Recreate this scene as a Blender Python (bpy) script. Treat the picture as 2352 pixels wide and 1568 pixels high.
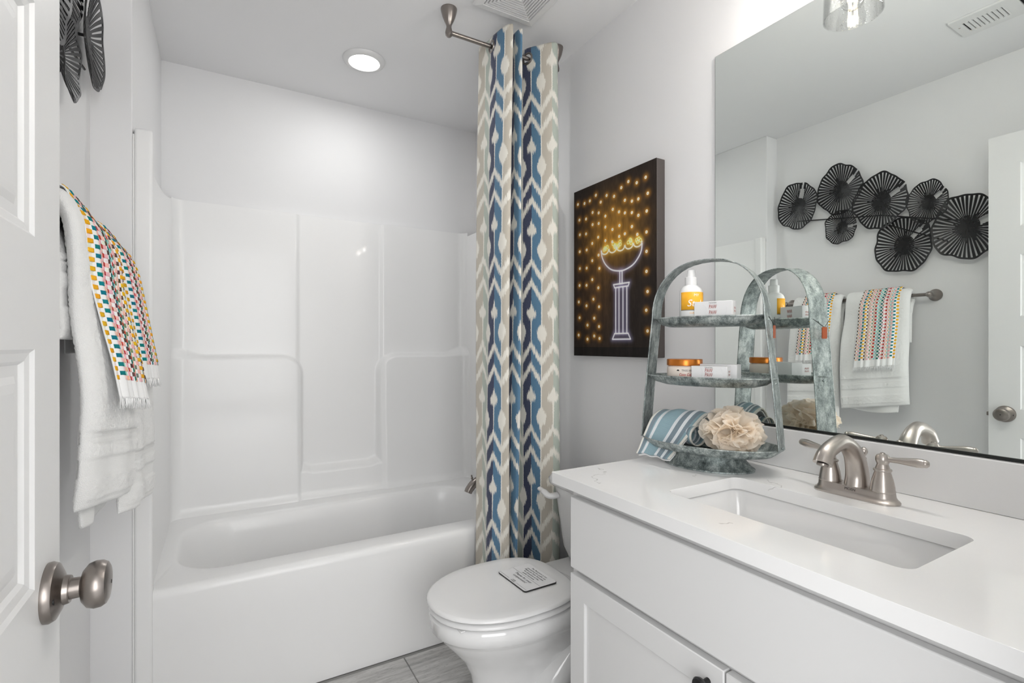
import bpy, bmesh, math, random
import numpy as np
from math import sin, cos, pi, sqrt, radians, floor, exp
from mathutils import Vector, Matrix
random.seed(7); RNG = np.random.RandomState(11)
for o in list(bpy.data.objects): bpy.data.objects.remove(o)
SC = bpy.context.scene; C = SC.collection

# ------------------------------------------------------------------ camera, world, lights
cam_d = bpy.data.cameras.new('camera'); cam = bpy.data.objects.new('camera', cam_d); C.objects.link(cam)
cam.location = (0, 0, 1.18); cam.rotation_euler = (pi/2, 0, -radians(30.218))
cam_d.sensor_width = 36; cam_d.lens = 36*1155.7/2352; cam_d.shift_y = 7.2/2352; cam_d.clip_start = .02
SC.camera = cam
W = bpy.data.worlds.new('world'); SC.world = W; W.use_nodes = True
W.node_tree.nodes['Background'].inputs[0].default_value = (1, 1, 1, 1)
W.node_tree.nodes['Background'].inputs[1].default_value = 1.0
SC.view_settings.view_transform = 'Standard'; SC.view_settings.look = 'None'
SC.view_settings.gamma = 1; SC.view_settings.use_curve_mapping = False
SC.view_settings.exposure = 0.22
def light(name, kind, loc, energy, size=.1, rot=(0,0,0), col=(1,1,1), sy=None, shape=None):
    d = bpy.data.lights.new(name, kind); d.energy = energy; d.color = col
    if kind == 'AREA':
        d.size = size
        if shape: d.shape = shape
        if sy: d.shape = 'RECTANGLE'; d.size_y = sy
    else: d.shadow_soft_size = size
    o = bpy.data.objects.new(name, d); o.location = loc; o.rotation_euler = rot; C.objects.link(o); return o
light('hall_fill', 'AREA', (-.55, -1.35, 1.55), 70, 2.8, (radians(100), 0, -radians(14)), (1, 1, 1), sy=2.0)  # added area fill from the doorway side, to brighten and flatten the room
light('tub_downlight', 'AREA', (.553, 2.243, 2.418), 2.0, .12, (0,0,0), (1,1,.99), shape='DISK')
for i, y in enumerate((.684, .48, .276)):
    light('vanity_bulb_light', 'POINT', (1.196, y, 2.085), 5.2, .012, col=(1,.97,.93))

# ------------------------------------------------------------------ helpers
WX, DY, XL, YS, LW, ZC, YF = 1.316, 2.692, -.22, 1.838, -.316, 2.4325, .05
def lin(c): return tuple(((x/255+.055)/1.055)**2.4 if x/255 > .04045 else x/255/12.92 for x in c)
def mat(name, rgb=(200,200,200), rough=.5, metal=0, spec=.5, coat=0, emit=None, es=0, alpha=1, sheen=0, lincol=None):
    m = bpy.data.materials.new(name); m.use_nodes = True; b = m.node_tree.nodes['Principled BSDF']
    b.inputs['Base Color'].default_value = (*(lincol or lin(rgb)), 1)
    b.inputs['Roughness'].default_value = rough; b.inputs['Metallic'].default_value = metal
    b.inputs['Specular IOR Level'].default_value = spec; b.inputs['Coat Weight'].default_value = coat
    b.inputs['Coat Roughness'].default_value = .05
    b.inputs['Sheen Weight'].default_value = sheen
    if emit: b.inputs['Emission Color'].default_value = (*lin(emit), 1); b.inputs['Emission Strength'].default_value = es
    return m
class NT:
    def __init__(s, m): s.t = m.node_tree; s.b = s.t.nodes['Principled BSDF']
    def n(s, kind, **kw):
        x = s.t.nodes.new(kind)
        for k, v in kw.items(): setattr(x, k, v)
        return x
    def l(s, a, b): s.t.links.new(a, b)
    def put(s, sock, v):
        if isinstance(v, (int, float)): sock.default_value = v
        elif isinstance(v, tuple): sock.default_value = v
        else: s.l(v, sock)
    def m(s, op, a, b=0, c=0):
        x = s.n('ShaderNodeMath', operation=op); s.put(x.inputs[0], a); s.put(x.inputs[1], b); s.put(x.inputs[2], c); return x.outputs[0]
    def mix(s, f, a, b):
        x = s.n('ShaderNodeMix', data_type='RGBA'); s.put(x.inputs[0], f)
        for i, v in ((6, a), (7, b)): s.put(x.inputs[i], (*v, 1) if isinstance(v, tuple) and len(v) == 3 else v)
        return x.outputs[2]
    def noise(s, scale, detail=4, vec=None, rough=.5, dims='3D'):
        x = s.n('ShaderNodeTexNoise', noise_dimensions=dims); x.inputs['Scale'].default_value = scale; x.inputs['Detail'].default_value = detail
        x.inputs['Roughness'].default_value = rough
        if vec: s.l(vec, x.inputs['Vector'])
        return x.outputs['Fac']
    def obj(s, sc=(1,1,1)):
        x = s.n('ShaderNodeTexCoord'); y = s.n('ShaderNodeMapping'); y.inputs['Scale'].default_value = sc
        s.l(x.outputs['Object'], y.inputs['Vector']); return y.outputs['Vector']
    def uv(s):
        x = s.n('ShaderNodeUVMap'); y = s.n('ShaderNodeSeparateXYZ'); s.l(x.outputs[0], y.inputs[0]); return y.outputs[0], y.outputs[1]
    def ramp(s, f, stops, const=False):
        x = s.n('ShaderNodeValToRGB'); r = x.color_ramp
        if const: r.interpolation = 'CONSTANT'
        while len(r.elements) < len(stops): r.elements.new(.5)
        for e, (p, c) in zip(r.elements, stops): e.position = p; e.color = (*c, 1)
        s.l(f, x.inputs[0]); return x.outputs[0]
    def bump(s, h, strength=.3, dist=.001):
        x = s.n('ShaderNodeBump'); x.inputs['Strength'].default_value = strength; x.inputs['Distance'].default_value = dist
        s.l(h, x.inputs['Height']); s.l(x.outputs[0], s.b.inputs['Normal'])
    def col(s, v): s.l(v, s.b.inputs['Base Color'])
    def rough(s, v): s.put(s.b.inputs['Roughness'], v)

ORG = {}
def empty(name, loc, label, cat, group=None):
    o = bpy.data.objects.new(name, None); o.location = loc; o.empty_display_size = .05; C.objects.link(o)
    o['label'] = label; o['category'] = cat
    if group: o['group'] = group
    ORG[o.name] = Vector(loc); return o
def O(name, V, F, m, parent=None, label=None, cat=None, group=None, kind=None, org=None, smooth=True, ang=35, bevel=0, seg=2, uv=None, sub=0, solid=0, soff=-1):
    V = [Vector(v) for v in V]
    if parent is not None: og = ORG[parent.name]
    elif org is not None: og = Vector(org)
    else:
        xs = [v.x for v in V]; ys = [v.y for v in V]; og = Vector(((min(xs)+max(xs))/2, (min(ys)+max(ys))/2, min(v.z for v in V)))
    me = bpy.data.meshes.new(name); me.from_pydata([tuple(v-og) for v in V], [], F)
    for x in (m if isinstance(m, list) else [m]): me.materials.append(x)
    if uv is not None:
        L = me.uv_layers.new(name='UVMap'); vi = np.zeros(len(me.loops), dtype=np.int32); me.loops.foreach_get('vertex_index', vi)
        L.data.foreach_set('uv', np.asarray(uv, dtype=np.float32)[vi].ravel())
    if smooth:
        me.polygons.foreach_set('use_smooth', [True]*len(me.polygons)); me.set_sharp_from_angle(angle=radians(ang))
    o = bpy.data.objects.new(name, me); C.objects.link(o)
    if parent is not None: o.parent = parent
    else: o.location = og
    ORG[o.name] = og
    if bevel:
        b = o.modifiers.new('b', 'BEVEL'); b.width = bevel; b.segments = seg; b.limit_method = 'ANGLE'; b.angle_limit = radians(40); b.harden_normals = False
        me.polygons.foreach_set('use_smooth', [True]*len(me.polygons)); me.set_sharp_from_angle(angle=radians(80))
    if solid:
        b = o.modifiers.new('s', 'SOLIDIFY'); b.thickness = solid; b.offset = soff
        if isinstance(m, list) and len(m) > 1: b.material_offset_rim = 1
    if sub:
        b = o.modifiers.new('u', 'SUBSURF'); b.levels = sub; b.render_levels = sub
    for k, v in (('label', label), ('category', cat), ('group', group), ('kind', kind)):
        if v: o[k] = v
    return o
def join(*parts):
    V, F = [], []
    for v, f in parts:
        n = len(V); V += list(v); F += [tuple(i+n for i in q) for q in f]
    return V, F
def boxg(x0, x1, y0, y1, z0, z1):
    return [(x,y,z) for x in (x0,x1) for y in (y0,y1) for z in (z0,z1)], [(0,1,3,2),(4,6,7,5),(0,4,5,1),(2,3,7,6),(0,2,6,4),(1,5,7,3)]
def box(name, x0, x1, y0, y1, z0, z1, m, parent=None, **k):
    v, f = boxg(x0, x1, y0, y1, z0, z1); k.setdefault('smooth', False); return O(name, v, f, m, parent, **k)
def loft(rings, closed=True, cap0=True, cap1=True, loop=False):
    n = len(rings[0]); V = [tuple(p) for r in rings for p in r]; F = []; R = len(rings)
    for i in range(R if loop else R-1):
        a, b = i*n, ((i+1) % R)*n
        for j in range(n if closed else n-1):
            k = (j+1) % n; F.append((a+j, a+k, b+k, b+j))
    if not loop:
        if cap0: F.append(tuple(range(n-1, -1, -1)))
        if cap1: F.append(tuple((R-1)*n+j for j in range(n)))
    return V, F
def frame(d, up=(0,0,1)):
    d = Vector(d).normalized(); u = Vector(up)
    if abs(d.dot(u)) > .95: u = Vector((1,0,0))
    x = u.cross(d).normalized(); y = d.cross(x); return x, y, d
def lathe(prof, n=32, base=(0,0,0), axis=(0,0,1), up=(0,1,0), caps=True, sx=1, sy=1):
    x, y, d = frame(axis, up); B = Vector(base)
    rings = [[B + d*h + x*(r*sx*cos(2*pi*j/n)) + y*(r*sy*sin(2*pi*j/n)) for j in range(n)] for r, h in prof]
    return loft(rings, True, caps, caps)
def tube(path, rad, n=12, caps=True, sq=None, closed=False):
    P = [Vector(p) for p in path]; R = []; N = len(P)
    if isinstance(rad, (int, float)): rad = [rad]*N
    px = None
    for i in range(N):
        if closed: d = P[(i+1) % N]-P[i-1]
        else: d = P[min(i+1, N-1)]-P[max(i-1, 0)]
        d.normalize()
        if px is None: x, y, _ = frame(d)
        else: x = (px - d*px.dot(d)).normalized(); y = d.cross(x)
        px = x; a, b = (1, 1) if sq is None else (sq[i] if isinstance(sq, list) else sq)
        R.append([P[i] + x*(rad[i]*a*cos(2*pi*j/n)) + y*(rad[i]*b*sin(2*pi*j/n)) for j in range(n)])
    return loft(R, True, caps, caps, loop=closed)
def rrect(x0, x1, y0, y1, r, k=6, z=0):
    P = []
    for cx, cy, a in ((x1-r, y1-r, 0), (x0+r, y1-r, pi/2), (x0+r, y0+r, pi), (x1-r, y0+r, 1.5*pi)):
        for i in range(k+1):
            t = a+pi/2*i/k; P.append((cx+r*cos(t), cy+r*sin(t), z))
    return P
def spline(P, n):
    P = [Vector(p) for p in P]; out = []
    for i in range(len(P)-1):
        p0, p1, p2, p3 = P[max(i-1,0)], P[i], P[i+1], P[min(i+2, len(P)-1)]
        for j in range(n):
            t = j/n; out.append(.5*((2*p1)+(p2-p0)*t+(2*p0-5*p1+4*p2-p3)*t*t+(3*p1-p0-3*p2+p3)*t**3))
    out.append(P[-1]); return out
def grid(fn, nu, nv):
    V = [fn(i/nu, j/nv) for i in range(nu+1) for j in range(nv+1)]
    F = [(i*(nv+1)+j, (i+1)*(nv+1)+j, (i+1)*(nv+1)+j+1, i*(nv+1)+j+1) for i in range(nu) for j in range(nv)]
    UV = [(i/nu, j/nv) for i in range(nu+1) for j in range(nv+1)]
    return V, F, UV
def holed(outer, holes, z0, z1):
    bm = bmesh.new(); tops = []
    for z in (z0, z1):
        es = []
        for loop in [outer]+holes:
            vs = [bm.verts.new((p[0], p[1], z)) for p in loop]
            es += [bm.edges.new((vs[i], vs[(i+1) % len(vs)])) for i in range(len(vs))]; tops.append(vs)
        bmesh.ops.triangle_fill(bm, use_beauty=True, use_dissolve=False, edges=es)
    k = len(holes)+1
    for a, b in zip(tops[:k], tops[k:]):
        for i in range(len(a)): j = (i+1) % len(a); bm.faces.new((a[i], a[j], b[j], b[i]))
    bmesh.ops.recalc_face_normals(bm, faces=bm.faces); bm.verts.index_update()
    V = [tuple(v.co) for v in bm.verts]; F = [tuple(v.index for v in f.verts) for f in bm.faces]; bm.free(); return V, F
def text(name, s, size, org, ax, ay, m, parent, th=.0003, align='CENTER', shear=0, bend=None, wt=0, sp=1, stretch=1):
    cu = bpy.data.curves.new('t', 'FONT'); cu.body = s; cu.size = 1; cu.align_x = align; cu.align_y = 'CENTER'; cu.shear = shear; cu.offset = wt; cu.space_line = sp; cu.resolution_u = 3
    t = bpy.data.objects.new('t', cu); C.objects.link(t); bpy.context.view_layer.update()
    me = t.evaluated_get(bpy.context.evaluated_depsgraph_get()).to_mesh()
    vs = [v.co.copy() for v in me.vertices]; fs = [tuple(p.vertices) for p in me.polygons]
    bpy.data.objects.remove(t); bpy.data.curves.remove(cu)
    ax = Vector(ax).normalized(); ay = Vector(ay).normalized(); az = ax.cross(ay); g = Vector(org)
    V = []
    for v in vs:
        x, y = v.x*size*stretch, v.y*size
        V.append(bend(x, y) if bend else g+ax*x+ay*y+az*th)
    return O(name, V, fs, m, parent, smooth=False)

# ------------------------------------------------------------------ materials
M = {}
def paint(name, rgb, rough=.55, b=.04):
    m = mat(name, rgb, rough, spec=.3); n = NT(m); n.bump(n.noise(260, 3, n.obj()), b, .001); return m
M['wall'] = paint('wall paint', (233,233,234)); M['ceil'] = paint('ceiling paint', (236,236,237), .7)
M['white'] = mat('white enamel paint', (224,224,224), .35, spec=.45)
M['cab'] = mat('white lacquer', (219,219,219), .38, spec=.4)
M['acr'] = mat('white gelcoat acrylic', (240,240,240), .3, spec=.4, coat=.12)
M['porc'] = mat('white porcelain', (234,234,234), .09, spec=.55, coat=.5)
M['seat'] = mat('white seat plastic', (232,232,232), .2, spec=.5)
def brushed(name, rgb, rough=.3, sc=(60,60,60)):
    m = mat(name, rgb, rough, 1); n = NT(m); f = n.noise(6, 3, n.obj(sc)); n.rough(n.m('MULTIPLY_ADD', f, .08, rough-.04)); return m
M['nickel'] = mat('brushed nickel', (190,183,177), .3, 1)
M['nickel_d'] = brushed('satin nickel dark', (150,143,138), .3)
M['black'] = mat('black plastic', (14,14,15), .4)
M['blackmetal'] = mat('black enamelled metal', (17,17,19), .38, .2)
M['gold'] = mat('champagne edge', (200,186,150), .35, .6)
M['vent_shadow'] = mat('dark cavity', (22,22,22), .8)  # near-black colour standing in for the shade behind the ceiling grilles
M['mirror'] = mat('silvered glass', (244,249,246), .0, 1)
M['edge'] = mat('mirror edge', (45,47,46), .3, .6)
M['emit'] = mat('lit diffuser', (255,255,255), .5, emit=(255,252,245), es=9)
M['fil'] = mat('lit filament', (255,230,190), .5, emit=(255,236,205), es=40)
M['copper'] = mat('copper lid', (201,120,48), .28, .75)
M['tag'] = mat('copper tag', (176,88,52), .4, .5)
M['plastic'] = mat('white bottle plastic', (240,240,240), .3, spec=.5)
M['card'] = mat('white carton', (238,238,239), .45)
M['yellow'] = mat('yellow label', (250,182,44), .45)
M['ink'] = mat('black ink', (25,25,25), .6); M['greyink'] = mat('grey ink', (120,120,122), .6)
M['redink'] = mat('brick red ink', (160,60,45), .6); M['crim'] = mat('crimson ink', (196,30,44), .6)
M['whiteink'] = mat('white ink', (250,250,245), .6)
M['cream'] = mat('cream scrub', (236,224,214), .3)
M['sign'] = mat('white sign face', (226,226,227), .35)
# quartz
m = mat('white quartz', (236,236,236), .12, spec=.5, coat=.2); n = NT(m); v = n.obj()
w = n.n('ShaderNodeTexNoise'); w.inputs['Scale'].default_value = 3.2; w.inputs['Detail'].default_value = 5; n.l(v, w.inputs['Vector'])
ridge = n.m('ABSOLUTE', n.m('SUBTRACT', w.outputs['Fac'], .5)); line = n.m('LESS_THAN', ridge, .0022)
gate = n.m('GREATER_THAN', n.noise(5.3, 2, v), .57); n.col(n.mix(n.m('MULTIPLY', n.m('MULTIPLY', line, gate), .45), lin((236,236,236)), lin((150,148,146)))); M['quartz'] = m
# floor tile
m = mat('grey travertine tile', (150,150,150), .35); n = NT(m); v = n.obj((2.2, 22, 8))
a = n.noise(3, 8, v, .7); b_ = n.noise(14, 6, v, .75)
c1 = n.ramp(a, [(.3, lin((150,149,148))), (.5, lin((192,191,189))), (.72, lin((220,219,217)))])
dk = n.m('MULTIPLY', n.m('GREATER_THAN', b_, .6), .55); n.col(n.mix(dk, c1, lin((92,91,90)))); n.bump(b_, .25, .001); M['tile'] = m
M['grout'] = mat('grey grout', (150,150,148), .9)
# galvanised
def galv(name, c0, c1, c2):
    m = mat(name, (130,140,140), .42, .75); n = NT(m); v = n.obj()
    vo = n.n('ShaderNodeTexVoronoi'); vo.inputs['Scale'].default_value = 300; n.l(v, vo.inputs['Vector'])
    a = n.noise(48, 8, n.obj((1,1,.5)), .75); f = n.m('ADD', n.m('MULTIPLY', a, .8), n.m('MULTIPLY', vo.outputs['Distance'], .09))
    n.col(n.ramp(f, [(.30, lin(c0)), (.43, lin(c1)), (.56, lin(c2))])); n.rough(n.m('MULTIPLY_ADD', a, .4, .28)); n.bump(a, .35, .0012); return m
M['galv'] = galv('galvanised steel', (98,106,106), (150,158,157), (200,206,205))
M['galvd'] = galv('weathered galvanised steel', (74,82,82), (140,150,149), (204,211,209))
# terry
m = mat('white terry cotton', (243,243,242), .95, sheen=.3); n = NT(m); v = n.obj(); n.bump(n.noise(520, 3, v), .8, .0016)
n.b.inputs['Subsurface Weight'].default_value = .0; M['terry'] = m
m = mat('white woven cotton', (240,240,240), .9); n = NT(m); n.bump(n.noise(900, 2, n.obj()), .2, .0006); M['weave'] = m
def attr_mat(name, rough=.9, bump=0, scale=700):
    m = mat(name, rough=rough, spec=.2); n = NT(m); a = n.n('ShaderNodeAttribute', attribute_name='col'); n.col(a.outputs['Color'])
    if bump: n.bump(n.noise(scale, 2, n.obj()), bump, .001)
    return m
M['tuft'] = attr_mat('dyed cotton tufts', .95, .6, 1500)
M['print'] = attr_mat('canvas print', .5)
# striped kitchen towel: colour across its width (v)
m = mat('striped cotton', (150,170,180), .9, sheen=.2); n = NT(m); u, v = n.uv()
wt, bg, lb = lin((236,240,243)), lin((134,150,160)), lin((150,178,188))
n.col(n.ramp(v, [(0, lin((238,236,228))), (.045, bg), (.13, lb), (.16, wt), (.235, lb), (.54, wt), (.62, bg), (.73, wt), (.79, bg), (.87, lb), (.93, lin((238,236,228)))], True))
n.bump(n.m('SINE', n.m('MULTIPLY', u, 420)), .25, .0008); M['stripe'] = m
# loofah
m = bpy.data.materials.new('cream mesh'); m.use_nodes = True; t_ = m.node_tree; t_.nodes.clear()
o_ = t_.nodes.new('ShaderNodeOutputMaterial'); mx_ = t_.nodes.new('ShaderNodeMixShader'); mx_.inputs[0].default_value = .62
d_ = t_.nodes.new('ShaderNodeBsdfDiffuse'); d_.inputs[0].default_value = (*lin((255,247,236)), 1); e_ = t_.nodes.new('ShaderNodeBsdfTranslucent'); e_.inputs[0].default_value = (*lin((255,248,238)), 1)
t_.links.new(d_.outputs[0], mx_.inputs[1]); t_.links.new(e_.outputs[0], mx_.inputs[2]); t_.links.new(mx_.outputs[0], o_.inputs[0]); M['loofah'] = m
# seeded glass (thin)
def thin_glass(name, seeds):
    m = bpy.data.materials.new(name); m.use_nodes = True; t = m.node_tree; t.nodes.clear()
    o = t.nodes.new('ShaderNodeOutputMaterial'); mx = t.nodes.new('ShaderNodeMixShader'); tr = t.nodes.new('ShaderNodeBsdfTransparent')
    g = t.nodes.new('ShaderNodeBsdfGlossy'); g.inputs['Roughness'].default_value = .04; f = t.nodes.new('ShaderNodeLayerWeight'); f.inputs['Blend'].default_value = .25
    tr.inputs[0].default_value = (.97, .97, .97, 1)
    if seeds:
        tc = t.nodes.new('ShaderNodeTexCoord'); vo = t.nodes.new('ShaderNodeTexVoronoi'); vo.inputs['Scale'].default_value = 170
        lt = t.nodes.new('ShaderNodeMath'); lt.operation = 'LESS_THAN'; lt.inputs[1].default_value = .17
        mm = t.nodes.new('ShaderNodeMath'); mm.operation = 'MULTIPLY_ADD'; mm.inputs[1].default_value = .8
        t.links.new(tc.outputs['Object'], vo.inputs['Vector']); t.links.new(vo.outputs['Distance'], lt.inputs[0]); t.links.new(lt.outputs[0], mm.inputs[0])
        t.links.new(f.outputs['Facing'], mm.inputs[2]); t.links.new(mm.outputs[0], mx.inputs[0])
    else: t.links.new(f.outputs['Facing'], mx.inputs[0])
    t.links.new(tr.outputs[0], mx.inputs[1]); t.links.new(g.outputs[0], mx.inputs[2]); t.links.new(mx.outputs[0], o.inputs[0]); return m
M['glass'] = thin_glass('seeded glass', True); M['bulbglass'] = thin_glass('clear bulb glass', False)
# ikat curtain : u in columns, v in vertical repeats
m = mat('ikat curtain cloth', (225,222,212), .85, sheen=.15); n = NT(m); u, v = n.uv()
cmb = n.n('ShaderNodeCombineXYZ'); n.l(n.m('MULTIPLY', u, 19), cmb.inputs[0]); n.l(n.m('MULTIPLY', v, 2.2), cmb.inputs[1])
jit = n.m('MULTIPLY', n.m('SUBTRACT', n.noise(1, 2, cmb.outputs[0], .9), .5), .22)
cm2 = n.n('ShaderNodeCombineXYZ'); n.l(n.m('MULTIPLY', u, 3), cm2.inputs[0]); n.l(n.m('MULTIPLY', v, 60), cm2.inputs[1])
uj = n.m('ADD', u, n.m('MULTIPLY', n.m('SUBTRACT', n.noise(1, 2, cm2.outputs[0]), .5), .09))
vj = n.m('ADD', v, jit); a = n.m('PINGPONG', uj, 1.0)
def band(expr, lo, hi): return n.m('MULTIPLY', n.m('GREATER_THAN', expr, lo), n.m('LESS_THAN', expr, hi))
ph = n.m('FRACT', n.m('ADD', vj, .15))                      # 0..1, onion bulb centre at .15
onion_w = n.ramp(ph, [(.02, (0,)*3), (.09, (.14,)*3), (.155, (.5,)*3), (.20, (.46,)*3), (.225, (.07,)*3), (.5, (.035,)*3), (.52, (0,)*3)])
oval_w = n.ramp(ph, [(.27, (0,)*3), (.32, (.27,)*3), (.39, (.47,)*3), (.46, (.33,)*3), (.52, (.05,)*3), (.56, (.05,)*3)])
w1 = n.m('LESS_THAN', n.m('MULTIPLY', a, 1.0), onion_w); w2 = n.m('LESS_THAN', n.m('SUBTRACT', 1.0, a), n.m('MAXIMUM', oval_w, .05))
sl = n.m('FRACT', n.m('SUBTRACT', ph, n.m('MULTIPLY', a, .20)))
w3 = band(sl, .495, .585); w4 = band(sl, .745, .835)
white = n.m('MINIMUM', n.m('ADD', n.m('ADD', w1, w2), n.m('ADD', w3, w4)), 1)
ci = n.m('DIVIDE', n.m('ADD', n.m('FLOORED_MODULO', n.m('FLOOR', uj), 4), .5), 4)
colr = n.ramp(ci, [(0, lin((66,116,150))), (.25, lin((190,183,170))), (.5, lin((176,186,176))), (.75, lin((10,34,78)))], True)
wv = n.noise(1, 2, None); tc = n.obj((260, 260, 900)); wv = n.noise(1, 2, tc)
n.col(n.mix(white, n.mix(n.m('MULTIPLY', wv, .14), colr, lin((215,213,205))), lin((232,229,220)))); n.bump(wv, .25, .0006); M['ikat'] = m

# ------------------------------------------------------------------ room shell
S = dict(kind='structure')
box('wall_right', WX, WX+.1, -.1, DY+.1, 0, ZC, M['wall'], **S)
box('wall_back', XL-.2, WX, DY, DY+.1, 0, ZC, M['wall'], **S)
box('wall_left', LW-.1, LW, -.1, YS, 0, ZC, M['wall'], **S)
box('wall_alcove', LW-.1, XL, YS, DY, 0, ZC, M['wall'], bevel=.003, **S)
v, f = join(boxg(LW, -.19, -.07, YF, 0, ZC), boxg(.60, WX, -.07, YF, 0, ZC), boxg(-.19, .60, -.07, YF, 2.07, ZC))
O('wall_front', v, f, M['wall'], smooth=False, **S)
box('ceiling', LW-.1, WX+.1, -.1, DY+.1, ZC, ZC+.08, M['ceil'], **S)
fl = box('floor', LW-.1, WX+.1, -.1, DY+.1, -.03, -.003, M['grout'], **S)
row = 0; y = 1.845
while y > -.1:
    x = .605-.61*3 - (.305 if row % 2 else 0)
    while x < WX:
        x0, x1, y0, y1 = max(x, LW), min(x+.606, WX), max(y-.302, -.1), y
        if x1-x0 > .03 and y1-y0 > .03: box('tile', x0, x1, y0, y1, -.0035, 0, M['tile'], fl, bevel=.0012, seg=1)
        x += .61
    y -= .306; row += 1
# door casing (jambs) of the doorway the camera looks in from
v, f = join(boxg(-.2055, -.19, -.08, YF-.001, 0, 2.055), boxg(.60, .615, -.08, YF+.012, 0, 2.055), boxg(-.19, .615, -.08, YF-.001, 2.055, 2.07))
O('trim_1', v, f, M['white'], smooth=False, bevel=.002, **S)

# ------------------------------------------------------------------ door_1 (open, flat five-panel door)
DX, D0, D1 = -.17, .058, .818
door = O('door_1', *boxg(DX-.034, DX-.012, D0, D1, .012, 2.042), M['white'], smooth=False, kind='structure')
cells = [(1.659,1.917), (1.295,1.545), (.918,1.175), (.553,.803), (.185,.435)]
py0, py1 = D0+.097, D1-.097
v, f = join(boxg(DX-.013, DX, D0, py0, .012, 2.042), boxg(DX-.013, DX, py1, D1, .012, 2.042),
            *[boxg(DX-.013, DX, py0, py1, a, b) for a, b in zip([.012]+[c[1] for c in cells[::-1]], [c[0] for c in cells[::-1]]+[2.042])])
O('frame', v, f, M['white'], door, smooth=False)
for z0, z1 in cells:
    rings = []
    for ins, dx in ((0, 0), (.004, -.0035), (.012, -.0055), (.016, -.0095), (.027, -.0095), (.034, -.0065), (.043, -.0055)):
        rings.append([(DX+dx, py0+ins, z0+ins), (DX+dx, py1-ins, z0+ins), (DX+dx, py1-ins, z1-ins), (DX+dx, py0+ins, z1-ins)])
    v, f = loft(rings, True, False, True); O('panel', v, f, M['white'], door, smooth=False)
kc = Vector((DX, .765, .896))
kn = O('door_knob', *lathe([(.0, .0), (.033, 0), (.0335, .004), (.031, .009), (.022, .0135), (.0165, .0155), (.0155, .0203), (.0150, .0207), (.0150, .021), (.0118, .021), (.0114, .030), (.0125, .0305), (.018, .032), (.0245, .037), (.0268, .0435), (.0262, .050), (.0238, .054), (.0236, .0545), (.019, .0568), (.010, .058), (.0, .0584)], 48, kc, (1,0,0), caps=False), M['nickel_d'], door, label='satin nickel door knob with a round rosette')
O('keyhole', *lathe([(0,.0587),(.0022,.0587),(.0022,.0578)], 12, kc, (1,0,0)), M['black'], kn)
O('screw', *lathe([(0,.0118),(.004,.0118),(.004,.010)], 12, kc+Vector((0,-.024,-.002)), (1,0,0)), M['black'], kn)
box('latch', DX-.026, DX-.014, D1-.001, D1+.011, .882, .898, M['nickel_d'], door, bevel=.002)

# ------------------------------------------------------------------ tub and shower unit
tub = empty('tub_shower_unit', (.5, 2.25, 0), 'white one-piece bathtub with moulded shower walls filling the alcove', 'bathtub')
RZ = .434
rings = []
K = 8
def ring(x0, x1, y0, y1, r, z): return rrect(x0, x1, y0, y1, r, K, z)
rings = [ring(-.184, 1.236, 1.862, 2.60, .004, 0.0), ring(-.184, 1.236, 1.858, 2.60, .004, .30), ring(-.184, 1.236, 1.850, 2.60, .004, .408), ring(-.184, 1.236, 1.853, 2.60, .006, .424), ring(-.184, 1.236, 1.862, 2.60, .008, .432), ring(-.184, 1.236, 1.873, 2.60, .01, RZ),
         ring(-.137, 1.135, 1.945, 2.505, .16, RZ+.001), ring(-.127, 1.125, 1.957, 2.495, .16, RZ-.004), ring(-.120, 1.117, 1.965, 2.487, .16, RZ-.016),
         ring(-.09, 1.11, 1.975, 2.478, .16, .36), ring(-.03, 1.10, 1.99, 2.465, .15, .25), ring(.05, 1.085, 2.005, 2.45, .14, .15), ring(.12, 1.06, 2.03, 2.43, .12, .085), ring(.20, 1.02, 2.07, 2.39, .10, .062)]
v, f = loft(rings, True, False, True); O('tub_basin', v, f, M['acr'], tub, ang=50)
# back wall of the unit as a relief: two low shoulders, a U-shaped niche between them
def sm(x, a, b):
    t = min(max((x-a)/(b-a), 0), 1); return t*t*(3-2*t)
def rbox(x, z, x0, x1, z0, z1, r):     # signed distance, rounded rectangle
    qx = abs(x-(x0+x1)/2)-(x1-x0)/2+r; qz = abs(z-(z0+z1)/2)-(z1-z0)/2+r
    return sqrt(max(qx,0)**2+max(qz,0)**2)+min(max(qx,qz),0)-r
def relief(x, z):
    p = .012
    # upper side panels stand 12 mm proud of the centre strip
    up = .012*(1-sm(x, .325, .345)+sm(x, .735, .760)) if z > 1.0 else .012*(1-sm(x, .325, .345)+sm(x, .735, .760))
    low_l = 1-sm(rbox(x, z, -.5, .345, -.5, 1.118, .085), -.004, .016+.035*(1-sm(x, -.16, -.05)))
    low_r = 1-sm(rbox(x, z, .735, 1.6, -.5, 1.118, .085), -.004, .020+.035*sm(x, 1.10, 1.21))
    uu = 1-sm(rbox(x, z, .355, .725, .555, 2.6, .05), -.03, .004)      # the niche
    base = 1-sm(z, .56, .60)
    lo = max(low_l, low_r, base)
    low = .045*lo*(1-uu)
    if x < .345 and z < 1.118 or x > .735 and z < 1.118: pass
    s = 0
    if z < .9: s = .02*sm(.9-z, 0, .45)*lo*(1-uu)
    return p+up+low+s
bx0, bx1 = -.178, 1.228
NX, NZ = 330, 300; zb0, zb1 = RZ-.01, 1.82
def bfn(a, b):
    x = bx0+(bx1-bx0)*a; z = zb0+(zb1-zb0)*b
    cv = 0; r = .045
    for d in (x-bx0, bx1-x):
        if d < r: cv += r-sqrt(max(r*r-(r-d)**2, 0))
    y = DY-.008-relief(x, z)-cv
    if z < zb0+.05: y -= .05-sqrt(max(.0025-(zb0+.05-z)**2, 0))
    return (x, y, z)
v, f, uv = grid(bfn, NX, NZ)
nV = len(v)                                   # top lip returning to the wall
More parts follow.
